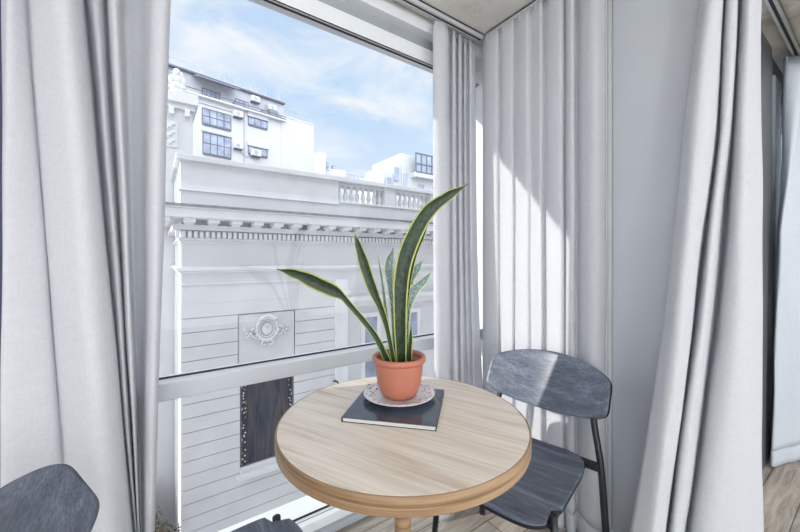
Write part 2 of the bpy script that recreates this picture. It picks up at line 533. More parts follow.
w3 = window_root('window_3')
obj('window_frame', nb((2.78, 3.20, 0.45, 0.58, 0, CEIL), (3.20, 6.5, 0.47, 0.58, 2.44, CEIL), (3.20, 6.5, 0.50, 0.58, 2.34, 2.42),
                       (3.20, 6.5, 0.47, 0.58, 0, 0.06), (3.24, 3.295, 0.49, 0.56, 0.06, 2.44)), M['dark_frame'], w3, bevel=0.004)
obj('mullion', nb((3.30, 3.50, 0.45, 0.58, 0.0, 2.44), (4.9, 5.05, 0.45, 0.58, 0.0, 2.44)), M['mid_frame'], w3, bevel=0.004)
obj('pane', nb((3.295, 6.5, 0.525, 0.531, 0.06, 2.34)), M['glass'], w3)

# curtain tracks fixed under the ceiling
def track(name, label, horiz, a0, a1, c):
    t = thing(name, label, 'curtain track')
    w, h = 0.020, 0.032
    def bx(u0, u1, v0, v1, z0, z1):
        return (u0, u1, v0, v1, z0, z1) if horiz else (v0, v1, u0, u1, z0, z1)
    z1 = CEIL
    obj('rail', nb(bx(a0, a1, c - w, c - w * 0.35, z1 - h, z1), bx(a0, a1, c + w * 0.35, c + w, z1 - h, z1),
                   bx(a0, a1, c - w, c + w, z1 - 0.012, z1)), M['track'], t, bevel=0.002)
    obj('slot', nb(bx(a0 + 0.002, a1 - 0.002, c - w * 0.33, c + w * 0.33, z1 - h + 0.004, z1 - 0.013)), M['gasket'], t)
    for e in (a0 - 0.012, a1):
        obj('end_cap', nb(bx(e, e + 0.012, c - w - 0.003, c + w + 0.003, z1 - h - 0.003, z1)), M['steel'], t, bevel=0.002)
    return t
track('curtain_track', 'white ceiling track along the top of the big street window', True, -0.80, 1.60, 1.43)
track('curtain_track', 'white ceiling track above the short side window behind the chair', False, 0.75, 1.385, 1.625)
track('curtain_track', 'black slotted white ceiling track running to the far right curtain', True, 1.45, 6.3, 0.365)
struct('trim_conduit', tube(bmesh.new(), [(1.6, 0.255, CEIL - 0.0175), (6.4, 0.255, CEIL - 0.0175)], 0.018, 12), M['concrete'], smooth=True)

# ------------------------------------------------------------------ curtains
def sheet(levels, zs, per=5, wob=0.0, seed=0):
    """levels: [(z, [(x, y), ...]), ...] from top to bottom."""
    rnd = random.Random(seed)
    ph = [rnd.uniform(0, 6.28) for _ in range(8)]
    rows = []
    res = [crom([(p[0], p[1], 0) for p in pts], per) for _, pts in levels]
    lz = [l[0] for l in levels]
    for z in zs:
        k = 0
        while k < len(lz) - 2 and z < lz[k + 1]:
            k += 1
        t = (lz[k] - z) / (lz[k] - lz[k + 1])
        t = min(1.3, max(-0.6, t))
        row = []
        for i, (a, b) in enumerate(zip(res[k], res[k + 1])):
            p = a * (1 - t) + b * t
            w = wob * (math.sin(i * 0.31 + z * 5.1 + ph[0]) * 0.5 + math.sin(i * 0.13 - z * 8.3 + ph[1]) * 0.35 + math.sin(z * 15 + i * 0.5 + ph[2]) * 0.15)
            d = Vector((0.577, 0.817, 0))
            row.append(Vector((p.x, p.y, z)) + d * w)
        rows.append(row)
    return rows

def cloth(name, rows, mat, parent, thick=0.004):
    bm = bmesh.new()
    vs = [[bm.verts.new(p) for p in r] for r in rows]
    for a, b in zip(vs, vs[1:]):
        for i in range(len(a) - 1):
            bm.faces.new((a[i], a[i + 1], b[i + 1], b[i]))
    o = obj(name, bm, mat, parent, smooth=True)
    md = o.modifiers.new('thickness', 'SOLIDIFY')
    md.thickness = thick
    md.offset = 0
    return o

def curtain(label, levels, ztop, zbot, mat, power=1.0, per=5, wob=0.004, seed=1, hooks=True):
    t = thing('curtain', label, 'curtain')
    c0 = levels[0][1]
    n = 40
    zs = [ztop + (zbot - ztop) * i / n for i in range(n + 1)]
    lv = levels
    if len(levels) == 2 and power != 1.0:
        a, b = levels
        lv = []
        for i in range(13):
            s = i / 12
            w = s ** power
            lv.append((a[0] + (b[0] - a[0]) * s, [(p[0] * (1 - w) + q[0] * w, p[1] * (1 - w) + q[1] * w) for p, q in zip(a[1], b[1])]))
    zh = zbot + 0.09
    zs = [z for z in zs if z > zh + 0.02] + [zh]
    body = sheet(lv, zs, per, wob, seed)
    cloth('fabric_panel', body, mat, t)
    hem = sheet(lv, [zh, zh - 0.03, zh - 0.06, zbot], per, wob, seed)
    cloth('hem', hem, mat, t, 0.006)
    if hooks:
        top = sheet(lv, [ztop], 1, 0, seed)[0]
        for i, p in enumerate(top):
            if i % 3 == 1:
                obj('hook', tube(bmesh.new(), [(p.x, p.y, ztop - 0.03), (p.x, p.y, ztop + 0.004)], 0.0035, 6), M['plastic_white'], t)
    return t

LEFT = [(-0.348, 1.45, -0.335, 1.45), (-0.334, 1.41, -0.33, 1.41), (-0.32, 1.37, -0.327, 1.37), (-0.306, 1.34, -0.315, 1.34), (-0.318, 1.365, -0.192, 1.365), (-0.316, 1.388, -0.176, 1.388), (-0.299, 1.36, -0.157, 1.36), (-0.24, 1.29, -0.08, 1.29), (-0.211, 1.32, -0.029, 1.32), (-0.208, 1.38, -0.025, 1.38), (-0.206, 1.46, -0.031, 1.46), (-0.19, 1.4, -0.024, 1.4), (-0.171, 1.37, -0.02, 1.37), (-0.155, 1.4, -0.022, 1.4), (-0.148, 1.47, -0.026, 1.47), (-0.132, 1.39, -0.021, 1.39), (-0.115, 1.36, -0.021, 1.36), (-0.1, 1.38, -0.023, 1.38), (-0.088, 1.475, -0.027, 1.475), (-0.053, 1.475, -0.03, 1.475), (-0.02, 1.45, -0.028, 1.45), (0.003, 1.385, -0.024, 1.385), (0.027, 1.365, -0.016, 1.365), (0.045, 1.37, -0.01, 1.37), (0.058, 1.39, -0.006, 1.39)]
R1 = [(1.244, 1.45, 1.106, 1.26), (1.252, 1.435, 1.101, 1.24), (1.276, 1.422, 1.121, 1.235), (1.323, 1.425, 1.153, 1.235), (1.401, 1.484, 1.206, 1.27), (1.383, 1.44, 1.211, 1.24), (1.402, 1.44, 1.238, 1.24), (1.451, 1.48, 1.282, 1.27), (1.432, 1.442, 1.283, 1.25), (1.448, 1.442, 1.298, 1.25), (1.505, 1.486, 1.354, 1.29), (1.483, 1.445, 1.37, 1.27), (1.54, 1.48, 1.421, 1.31), (1.525, 1.445, 1.43, 1.29), (1.556, 1.45, 1.504, 1.32), (1.588, 1.46, 1.569, 1.34)]
C2 = [(1.59, 1.403, 1.47, 1.297), (1.57, 1.356, 1.45, 1.252), (1.57, 1.291, 1.45, 1.192), (1.59, 1.283, 1.47, 1.186), (1.572, 1.245, 1.452, 1.15), (1.572, 1.186, 1.452, 1.095), (1.592, 1.185, 1.472, 1.095), (1.577, 1.139, 1.457, 1.053), (1.567, 1.09, 1.459, 1.015), (1.585, 1.079, 1.484, 1.011), (1.572, 1.042, 1.48, 0.981), (1.566, 1.01, 1.483, 0.957), (1.6, 1.016, 1.522, 0.966), (1.58, 0.966, 1.514, 0.925), (1.575, 0.912, 1.525, 0.883), (1.612, 0.913, 1.562, 0.885), (1.578, 0.879, 1.528, 0.851), (1.574, 0.853, 1.524, 0.826), (1.625, 0.864, 1.575, 0.838), (1.6, 0.826, 1.55, 0.8), (1.575, 0.777, 1.525, 0.753), (1.582, 0.747, 1.532, 0.723), (1.62, 0.733, 1.57, 0.711)]
C4 = [((1.584, 0.4), (1.535, 0.435), (1.48, 0.473), (1.381, 0.543)), ((1.529, 0.365), (1.491, 0.392), (1.433, 0.433), (1.364, 0.482)), ((1.538, 0.346), (1.508, 0.368), (1.445, 0.412), (1.372, 0.464)), ((1.594, 0.343), (1.569, 0.361), (1.505, 0.407), (1.429, 0.46)), ((1.735, 0.367), (1.712, 0.383), (1.639, 0.434), (1.56, 0.49)), ((1.638, 0.337), (1.618, 0.351), (1.55, 0.399), (1.473, 0.454)), ((1.628, 0.32), (1.606, 0.335), (1.536, 0.385), (1.463, 0.436)), ((1.664, 0.319), (1.641, 0.335), (1.578, 0.379), (1.507, 0.43)), ((1.805, 0.342), (1.785, 0.356), (1.735, 0.391), (1.649, 0.452)), ((1.705, 0.314), (1.688, 0.326), (1.648, 0.355), (1.566, 0.412)), ((1.667, 0.292), (1.656, 0.3), (1.639, 0.312), (1.575, 0.357)), ((1.712, 0.285), (1.706, 0.289), (1.706, 0.289), (1.678, 0.309)), ((1.808, 0.29), (1.805, 0.292), (1.808, 0.29), (1.805, 0.292)), ((1.902, 0.297), (1.902, 0.297), (1.905, 0.295), (1.905, 0.295))]

def two(l):
    return [(2.53, [(a, b) for a, b, c, d in l]), (0.01, [(c, d) for a, b, c, d in l])]
curtain('wide pale grey curtain on the left side of the big street window', two(LEFT), 2.53, 0.012, M['curtain'], 1.0, wob=0.003, seed=3)
curtain('narrow gathered pale curtain in the corner beside the tall plant leaf', two(R1), 2.53, 0.012, M['curtain'], 3.0, wob=0.003, seed=5)
curtain('sunlit pale curtain hanging behind the dark chair', two(C2), 2.53, 0.012, M['curtain'], 5.0, wob=0.003, seed=8)
Z4 = (2.16, 1.69, 0.99, 0.28)
curtain('grey gathered curtain in the right foreground flaring out towards the floor',
        [(Z4[k], [p[k] for p in C4]) for k in range(4)], 2.53, 0.012, M['curtain'], wob=0.005, seed=11)
FAR_T = [(3.34, 0.42), (3.30, 0.40), (3.36, 0.34), (3.45, 0.33), (3.52, 0.40), (3.60, 0.33), (3.72, 0.34), (3.80, 0.40), (3.9, 0.34), (4.05, 0.40), (4.2, 0.34)]
FAR_B = [(3.40, 0.435), (3.2, 0.438), (3.03, 0.432), (3.0, 0.418), (3.12, 0.38), (3.24, 0.34), (3.45, 0.35), (3.58, 0.40), (3.75, 0.35), (3.95, 0.40), (4.2, 0.35)]
curtain('far blue grey curtain at the right edge with its hem above the floorboards',
        [(2.53, FAR_T), (1.4, [(a[0] * .25 + b[0] * .75, a[1] * .25 + b[1] * .75) for a, b in zip(FAR_T, FAR_B)]), (0.01, FAR_B)], 2.53, 0.015, M['curtain_far'], wob=0.006, seed=15)

# ------------------------------------------------------------------ table
TX, TY, TR = 0.650, 0.905, 0.383
tb = thing('round_table', 'round pale wooden pedestal table in front of the big window', 'table', (TX, TY, 0))
bm = bmesh.new()
lathe(bm, [(0, 0.712), (TR - 0.003, 0.712), (TR - 0.003, 0.748), (TR - 0.006, 0.75), (0, 0.75)], 96)
obj('tabletop', bm, M['table'], tb)
bm = bmesh.new()
prof = [(TR - 0.0028, 0.7075), (TR - 0.001, 0.7062), (TR + 0.0005, 0.7075), (TR + 0.001, 0.712), (TR + 0.001, 0.745), (TR, 0.7485), (TR - 0.003, 0.7499), (TR - 0.0045, 0.7495), (TR - 0.0028, 0.748), (TR - 0.0028, 0.7075)]
lathe(bm, prof, 96)
obj('edge_band', bm, M['table_edge'], tb, smooth=True)
bm = bmesh.new()
lathe(bm, [(0, 0.02), (0.026, 0.02), (0.026, 0.70), (0.0, 0.70)], 24)
obj('pedestal', bm, M['table_edge'], tb, smooth=False)
bm = bmesh.new()
lathe(bm, [(0, 0.70), (0.11, 0.70), (0.11, 0.712), (0, 0.712)], 32)
obj('mounting_plate', bm, M['black_metal'], tb)
bm = bmesh.new()
lathe(bm, [(0, 0.0), (0.20, 0.0), (0.20, 0.008), (0.05, 0.018), (0.03, 0.03), (0, 0.03)], 48)
obj('base', bm, M['black_metal'], tb)

# ------------------------------------------------------------------ book, plate, plant
bk = thing('magazine', 'square dark blue softcover magazine lying under the plate', 'magazine', (0.674, 0.968, 0.7502), math.radians(-47.0))
h = 0.145
obj('page_block', nb((-h + 0.004, h - 0.004, -h + 0.003, h - 0.003, 0.0015, 0.0125)), M['pages'], bk)
obj('cover', nb((-h, h, -h, h, 0.0125, 0.0145), (-h, h, -h, h, 0.0, 0.0015), (-h, -h + 0.002, -h, h, 0.0015, 0.0125)), M['book'], bk, bevel=0.0006)

PZ = 0.7648
pl = thing('plate', 'white porcelain plate with red and blue flower border under the pot', 'plate', (0.704, 1.002, PZ))
bm = bmesh.new()
lathe(bm, [(0, 0.0), (0.06, 0.0), (0.064, 0.002), (0.068, 0.0025), (0.085, 0.008), (0.122, 0.0165), (0.1225, 0.019), (0.1205, 0.0195), (0.086, 0.0115), (0.072, 0.006), (0.0, 0.0055)], 64)
obj('dish', bm, M['plate'], pl, smooth=True)
bm = bmesh.new()
for k in range(84):
    a = 2 * PI * k / 84
    blob(bm, (0.1222 * math.cos(a), 0.1222 * math.sin(a), 0.0178), (0.0033, 0.0033, 0.0024), 1)
obj('beaded_rim', bm, M['beads'], pl, smooth=True)

pt = thing('potted_snake_plant', 'snake plant in a terracotta pot on the table', 'potted plant', (0.704, 1.002, PZ + 0.006))
bm = bmesh.new()
lathe(bm, [(0, 0.0), (0.052, 0.0), (0.056, 0.003), (0.066, 0.018), (0.0755, 0.045), (0.0805, 0.08), (0.083, 0.112), (0.0835, 0.120), (0.0770, 0.120), (0.0760, 0.10), (0.0, 0.10)], 56)
obj('pot', bm, M['terracotta'], pt, smooth=True)
bm = bmesh.new()
lathe(bm, [(0.0832, 0.117), (0.0885, 0.1185), (0.0925, 0.123), (0.0935, 0.130), (0.0925, 0.137), (0.088, 0.1405), (0.082, 0.139), (0.0778, 0.134), (0.0772, 0.122), (0.0832, 0.117)], 56)
obj('rim', bm, M['terracotta'], pt, smooth=True)
bm = bmesh.new()
lathe(bm, [(0, 0.1), (0.0758, 0.1), (0.0758, 0.108), (0.05, 0.113), (0.02, 0.111), (0, 0.114)], 40)
obj('soil', bm, M['soil'], pt, smooth=True)

def leaf(pts, widths, mat, twist=(0, 0), cup=0.18, label=None):
    org = Vector((0.717, 1.022, PZ + 0.006))
    P = crom(pts, 10)
    n = len(P) - 1
    bm = bmesh.new()
    uvl = bm.loops.layers.uv.new('UVMap')
    uvs = {}
    rows = []
    cam = Vector((0, 0, 1.25))
    K = 8
    for i, p in enumerate(P):
        t = (P[min(i + 1, n)] - P[max(i - 1, 0)]).normalized()
        view = (p - cam).normalized()
        view0 = Vector((0.577, 0.817, 0.0))
        s = t.cross(view0).normalized()
        nn = s.cross(t).normalized()
        v = i / n
        tw = math.radians(twist[0] + (twist[1] - twist[0]) * v)
        s2 = s * math.cos(tw) + nn * math.sin(tw)
        n2 = nn * math.cos(tw) - s * math.sin(tw)
        # width by interpolation
        fx = v * (len(widths) - 1)
        k = min(int(fx), len(widths) - 2)
        f = fx - k
        f = f * f * (3 - 2 * f)
        w = widths[k] * (1 - f) + widths[k + 1] * f
        row = []
        for j in range(K + 1):
            u = j / K
            x = (u - 0.5) * w
            y = cup * w * (4 * (u - 0.5) ** 2)
            q = bm.verts.new(p + s2 * x + n2 * (-y) - org)
            uvs[q] = (u, v)
            row.append(q)
        rows.append(row)
    for a, b in zip(rows, rows[1:]):
        for j in range(K):
            f = bm.faces.new((a[j], a[j + 1], b[j + 1], b[j]))
            for lp in f.loops:
                lp[uvl].uv = uvs[lp.vert]
    o = obj('leaf', bm, mat, pt, smooth=True)
    md = o.modifiers.new('thickness', 'SOLIDIFY')
    md.thickness = 0.0022
    md.offset = 0
    if label:
        o['label'] = label
    return o

leaf([(0.722, 1.012, 0.868), (0.706, 0.998, 1.034), (0.707, 0.995, 1.173), (0.727, 0.981, 1.285), (0.775, 0.946, 1.40), (0.832, 0.906, 1.459), (0.895, 0.862, 1.504)],
     [0.034, 0.044, 0.052, 0.056, 0.050, 0.036, 0.003], M['leaf'], (15, -25), label='tallest leaf arching to the right')
leaf([(0.700, 1.022, 0.868), (0.663, 1.027, 1.034), (0.624, 1.053, 1.156), (0.596, 1.073, 1.26), (0.576, 1.087, 1.337)],
     [0.016, 0.017, 0.024, 0.036, 0.038, 0.026, 0.002], M['leaf'], (10, 10), label='upright dark leaf left of centre')
leaf([(0.690, 1.035, 0.868), (0.635, 1.050, 0.985), (0.570, 1.097, 1.083), (0.533, 1.117, 1.128), (0.476, 1.158, 1.163), (0.419, 1.198, 1.194), (0.359, 1.24, 1.212)],
     [0.022, 0.022, 0.020, 0.022, 0.048, 0.050, 0.034, 0.003], M['leaf'], (0, 15), label='leaf leaning far out to the left')
leaf([(0.700, 1.035, 0.868), (0.680, 1.040, 1.03), (0.665, 1.045, 1.16), (0.645, 1.055, 1.292)],
     [0.012, 0.014, 0.016, 0.012, 0.002], M['leaf_pale'], (30, 50), label='thin pale leaf')
leaf([(0.712, 1.035, 0.868), (0.705, 1.045, 1.06), (0.692, 1.045, 1.17), (0.685, 1.04, 1.225), (0.700, 1.035, 1.285)],
     [0.014, 0.014, 0.018, 0.034, 0.036, 0.006], M['leaf_pale'], (0, -20), label='pale curled leaf')
leaf([(0.735, 1.010, 0.868), (0.735, 1.005, 0.98), (0.737, 1.002, 1.07), (0.757, 0.99, 1.135), (0.785, 0.97, 1.17), (0.808, 0.955, 1.204)],
     [0.016, 0.022, 0.030, 0.040, 0.030, 0.003], M['leaf_pale'], (10, -20), label='pale leaf on the right')
leaf([(0.735, 1.03, 0.868), (0.738, 1.03, 1.05), (0.755, 1.02, 1.16), (0.775, 1.0, 1.21), (0.795, 0.985, 1.245)],
     [0.014, 0.02, 0.028, 0.032, 0.003], M['leaf_pale'], (-10, -10))
leaf([(0.728, 1.02, 0.868), (0.735, 1.00, 1.10), (0.752, 0.985, 1.24), (0.785, 0.966, 1.337), (0.796, 0.96, 1.39)],
     [0.02, 0.026, 0.032, 0.028, 0.002], M['leaf'], (45, 60))
leaf([(0.745, 1.0, 0.868), (0.742, 0.996, 0.93), (0.748, 0.99, 1.02)], [0.016, 0.022, 0.020, 0.002], M['leaf'], (10, 20))

# ------------------------------------------------------------------ chairs
def rounded(hw, hh, r, bulge=0.0, n=6):
    """rounded rectangle outline (half width, half height), corner radius r"""
    pts = []
    for cx, cy, a0 in ((hw - r, hh - r, 0), (-hw + r, hh - r, 90), (-hw + r, -hh + r, 180), (hw - r, -hh + r, 270)):
        for k in range(n + 1):
            a = math.radians(a0 + 90 * k / n)
            pts.append((cx + r * math.cos(a), cy + r * math.sin(a)))
    return pts

def slab(bm, outline_fn, top_fn, thick, nu=18, nv=14):
    """grid over the unit square mapped by outline_fn(u,v)->(a,b); top_fn(a,b)->point, normal"""
    top, bot = [], []
    for j in range(nv + 1):
        rt, rb = [], []
        for i in range(nu + 1):
            a, b = outline_fn(i / nu * 2 - 1, j / nv * 2 - 1)
            p, nrm = top_fn(a, b)
            rt.append(bm.verts.new(p))
            rb.append(bm.verts.new(p - nrm * thick))
        top.append(rt)
        bot.append(rb)
    for j in range(nv):
        for i in range(nu):
            f = bm.faces.new((top[j][i], top[j][i + 1], top[j + 1][i + 1], top[j + 1][i]))
            f.smooth = True
            f = bm.faces.new((bot[j][i], bot[j + 1][i], bot[j + 1][i + 1], bot[j][i + 1]))
            f.smooth = True
    rim_t = top[0] + [r[-1] for r in top[1:]] + top[-1][-2::-1] + [r[0] for r in top[-2:0:-1]]
    rim_b = bot[0] + [r[-1] for r in bot[1:]] + bot[-1][-2::-1] + [r[0] for r in bot[-2:0:-1]]
    for i in range(len(rim_t)):
        j = (i + 1) % len(rim_t)
        f = bm.faces.new((rim_t[i], rim_b[i], rim_b[j], rim_t[j]))
        f.material_index = 1

def squircle(hx, hy, e=5.0):
    def fn(u, v):
        # square to superellipse: scale along the ray so that the rim becomes |x|^e + |y|^e = 1
        m = max(abs(u), abs(v))
        if m < 1e-9:
            return 0.0, 0.0
        uu, vv = u / m, v / m
        k = (abs(uu) ** e + abs(vv) ** e) ** (-1 / e)
        s = 1 + (k - 1) * m ** 3
        return u * s * hx, v * s * hy
    return fn

def make_chair(label, loc, rz):
    t = thing('dining_chair', label, 'chair', loc, rz)
    # seat: front is +x
    bm = bmesh.new()
    base = squircle(0.228, 0.222, 5.5)
    def seat_out(u, v):
        a, b = base(u, v)
        a += 0.03
        # narrower at the back
        b *= 0.95 + 0.10 * ((a + 0.2) / 0.46)
        # notch where each front leg comes up through the edge
        for sy in (1, -1):
            d2 = (a - 0.200) ** 2 + (b - sy * 0.222) ** 2
            R = 0.032
            if d2 < R * R:
                d = math.sqrt(d2) + 1e-6
                vx, vy = a - 0.200 - 0.020, b - sy * 0.222 - sy * 0.02
                # push inward, away from the notch centre
                a, b = 0.200 + -0.72 * R * 0.9, sy * (0.222 - 0.72 * R * 0.9)
        return a, b
    def seat_top(a, b):
        z = 0.462 - 0.012 * (1 - (b / 0.23) ** 2) + 0.018 * max(0, (-a - 0.05) / 0.15) ** 2 - 0.03 * max(0, (a - 0.14) / 0.12) ** 2
        return Vector((a, b, z)), Vector((0, 0, 1))
    slab(bm, seat_out, seat_top, 0.012, 44, 44)
    obj('seat', bm, [M['stain'], M['stain_edge']], t)
    # backrest
    bm = bmesh.new()
    bo = squircle(0.264, 0.093, 7.0)
    def back_out(u, v):
        a, b = bo(u, v)
        b *= 1.08 - 0.27 * (a / 0.26) ** 2
        return a, b
    def back_top(a, b):
        z = 0.705 + b + 0.018 * (1 - (a / 0.26) ** 2) * (b / 0.1) - 0.006
        x = -0.250 - 0.060 * (1 - (a / 0.26) ** 2) - 0.50 * b
        nrm = Vector((1, 0.48 * -a / 0.26, 0.46)).normalized()
        return Vector((x, a, z)), nrm
    slab(bm, back_out, back_top, 0.011, 36, 20)
    obj('backrest', bm, [M['stain'], M['stain_edge']], t)
    for sy in (1, -1):
        bm = bmesh.new()
        tube(bm, [(0.196, sy * 0.214, 0.455), (0.203, sy * 0.222, 0.35), (0.225, sy * 0.245, 0.012)], [0.0125, 0.0125, 0.0105], 14)
        lg = obj('leg', bm, M['black_metal'], t, smooth=True)
        lg.data.materials[0] = M['black_metal']
        bm = bmesh.new()
        lathe(bm, [(0, 0), (0.012, 0), (0.012, 0.012), (0, 0.012)], 14, (0.225, sy * 0.245, 0))
        obj('foot_cap', bm, M['gasket'], lg)
        bm = bmesh.new()
        tube(bm, crom([(-0.341, sy * 0.178, 0.762), (-0.262, sy * 0.205, 0.60), (-0.225, sy * 0.240, 0.44), (-0.210, sy * 0.260, 0.22), (-0.212, sy * 0.276, 0.012)], 5), 0.0125, 14)
        lg = obj('leg', bm, M['black_metal'], t, smooth=True)
        bm = bmesh.new()
        lathe(bm, [(0, 0), (0.013, 0), (0.013, 0.012), (0, 0.012)], 14, (-0.212, sy * 0.276, 0))
        obj('foot_cap', bm, M['gasket'], lg)
        # side rail under the seat from the front leg back, then out to the rear leg
        bm = bmesh.new()
        tube(bm, [(0.195, sy * 0.205, 0.425), (-0.215, sy * 0.185, 0.432)], 0.010, 10)
        obj('side_rail', bm, M['black_metal'], t, smooth=True)
    obj('rear_rail', nb((-0.222, -0.196, -0.238, 0.238, 0.424, 0.452)), M['black_metal'], t, bevel=0.004)
    obj('front_rail', nb((0.180, 0.204, -0.21, 0.21, 0.412, 0.428)), M['black_metal'], t, bevel=0.004)
    return t
make_chair('dark blue grey wooden chair standing in front of the sunlit curtain', (1.160, 0.856, 0), math.radians(191))
make_chair('dark blue grey wooden chair cut off at the bottom left corner', (0.114, 0.882, 0), math.radians(0))

# ------------------------------------------------------------------ the street: classical building opposite
D = 10.0
cb = thing('building', 'pale classical building opposite with balustrade, toothed cornice and wreath relief', 'building', (0.58, D, 0))
# parts are laid out in the building's own frame: x along the facade, y into the building
ox = 0.58
def part(name, bm, mat, root, **kw):
    return obj(name, bm, mat, root, **kw)
part('wall', nb((0.0, 12.4, 0.06, 2.95, -14.0, 0.10)), M['stone_groove'], cb)
part('upper_wall', nb((0.0, 12.4, 0.02, 2.95, 0.10, 2.4)), M['stone'], cb)
openings = [(1.25, 2.78, -1.60, -0.24), (1.30, 2.745, -4.46, -2.10), (4.02, 12.4, -14, -0.05)]
bm = bmesh.new()
z = 0.10
while z > -9.5:
    z0, z1 = z - 0.35 + 0.016, z
    cuts = sorted({z0, z1} | {c for o in openings for c in (o[2], o[3]) if z0 < c < z1})
    for a, b in zip(cuts, cuts[1:]):
        mid = (a + b) / 2
        xs = [(0.0, 4.02)]
        for o in openings[:2]:
            if o[2] < mid < o[3]:
                xs = [(0.0, o[0]), (o[1], 4.02)]
        for x0, x1 in xs:
            box(bm, x0, x1, 0.0, 0.08, a, b)
    z -= 0.35
part('rusticated_courses', bm, M['stone'], cb)
# corner return, with the same courses
bm = bmesh.new()
z = 0.10
while z > -9.5:
    box(bm, -0.03, 0.0, 0.0, 2.95, z - 0.35 + 0.016, z)
    z -= 0.35
box(bm, -0.02, 0.0, 0.02, 2.95, 0.1, 2.4)
part('side_wall', bm, M['stone_b'], cb)
part('string_course', nb((-0.12, 12.4, -0.12, 2.95, 0.93, 1.03), (-0.07, 12.4, -0.07, 2.95, 0.88, 0.93), (-0.04, 4.1, -0.03, 2.95, 0.58, 0.61)), M['stone_b'], cb, bevel=0.015)
part('bed_moulding', nb((-0.20, 12.4, -0.20, 2.95, 1.93, 2.06), (-0.08, 12.4, -0.08, 2.95, 1.68, 1.75), (-0.05, 12.4, -0.05, 2.95, 1.62, 1.68)), M['stone'], cb, bevel=0.012)
part('cornice', nb((-0.55, 12.4, -0.60, 2.95, 2.19, 2.40), (-0.60, 12.4, -0.65, 2.95, 2.40, 2.455)), M['stone_b'], cb, bevel=0.015)
part('flashing', nb((-0.62, 12.4, -0.67, 2.95, 2.435, 2.495)), M['lead'], cb)
first = None
def clones(name, mk, mat, xs, axis=0):
    global COL
    src = None
    for x in xs:
        if src is None:
            src = part(name, mk(), mat, cb, bevel=0.01)
            src.location = (x, 0, 0)
        else:
            c = src.copy()
            COL.objects.link(c)
            c.parent = cb
            c.location = (x, 0, 0)
clones('modillion', lambda: nb((-0.12, 0.12, -0.54, 0.02, 2.09, 2.19), (-0.10, 0.10, -0.36, 0.02, 2.05, 2.10)), M['stone_b'], [-0.38 + 0.51 * k for k in range(18)])
clones('dentil', lambda: nb((-0.040, 0.040, -0.17, 0.02, 1.75, 1.90)), M['stone_b'], [-0.10 + 0.126 * k for k in range(68)])
part('parapet', nb((-0.04, 4.09, -0.10, 0.5, 2.495, 3.60), (4.09, 12.4, -0.10, 0.5, 2.495, 2.98),
                   (5.79, 6.22, -0.10, 0.5, 2.98, 3.60), (7.78, 9.2, -0.10, 0.5, 2.98, 3.60), (-0.04, 0.3, 0.5, 2.95, 2.495, 3.60)), M['stone_b'], cb)
part('coping', nb((-0.14, 12.4, -0.22, 0.6, 3.60, 3.74), (-0.14, 0.4, 0.6, 2.95, 3.60, 3.74), (-0.09, 4.1, -0.16, 0.2, 2.88, 2.92), (4.09, 12.4, -0.16, 0.5, 2.94, 3.0), (4.09, 7.8, -0.02, 0.42, 3.52, 3.60)), M['stone_b'], cb, bevel=0.02)
def bal():
    b = bmesh.new()
    lathe(b, [(0, 3.0), (0.085, 3.0), (0.085, 3.05), (0.05, 3.07), (0.07, 3.13), (0.085, 3.19), (0.07, 3.26), (0.045, 3.34), (0.04, 3.40), (0.06, 3.44), (0.05, 3.46), (0.08, 3.48), (0.08, 3.53), (0, 3.53)], 12, (0, 0.08, 0))
    return b
clones('baluster', bal, M['stone_b'], [4.20 + 0.212 * k for k in range(8)] + [6.33 + 0.212 * k for k in range(7)])
part('roof_deck', nb((0.3, 12.4, 0.5, 2.95, 2.4, 2.5)), M['roof_grey'], cb)
# wreath relief in its sunk panel
cx, cz = 1.995, -0.70
part('sunk_panel', nb((1.275, 2.755, 0.035, 0.06, -1.58, -0.268)), M['stone'], cb)
bm = bmesh.new()
for k in range(30):
    a = 2 * PI * k / 30
    b0 = Vector((cx + 0.27 * math.cos(a), -0.01, cz + 0.30 * math.sin(a)))
    blob(bm, b0, (0.045 + 0.012 * (k % 2), 0.06, 0.05), 1)
ring = [(cx + 0.20 * math.cos(2 * PI * k / 24), 0.0, cz + 0.225 * math.sin(2 * PI * k / 24)) for k in range(25)]
tube(bm, ring, 0.022, 8)
rr = random.Random(4)
for k in range(9):
    a = PI * (0.28 + 0.44 * k / 8)
    blob(bm, (cx + 0.29 * math.cos(a), -0.06, cz + 0.37 * math.sin(a)), (0.06, 0.07, 0.055), 1)
for sx in (-1, 1):
    for k in range(7):
        x = cx + sx * (0.30 + 0.045 * k)
        blob(bm, (x, -0.02, cz - 0.04 + 0.10 * math.sin(k * 1.2)), (0.045, 0.05, 0.04), 1)
        blob(bm, (x - sx * 0.02, -0.02, cz - 0.15 - 0.05 * math.sin(k * 1.5)), (0.04, 0.05, 0.03), 1)
    tube(bm, crom([(cx, -0.02, cz - 0.34), (cx + sx * 0.09, -0.03, cz - 0.30), (cx + sx * 0.15, -0.03, cz - 0.38), (cx + sx * 0.10, -0.03, cz - 0.44), (cx + sx * 0.04, -0.02, cz - 0.42)], 5), 0.03, 8)
# shield with raised bars in the middle
blob(bm, (cx, 0.03, cz), (0.16, 0.05, 0.19), 2)
box(bm, cx - 0.06, cx + 0.06, -0.035, 0.0, cz + 0.045, cz + 0.065)
box(bm, cx - 0.012, cx + 0.012, -0.035, 0.0, cz - 0.05, cz + 0.12)
part('wreath_relief', bm, M['stone_b'], cb, smooth=True)
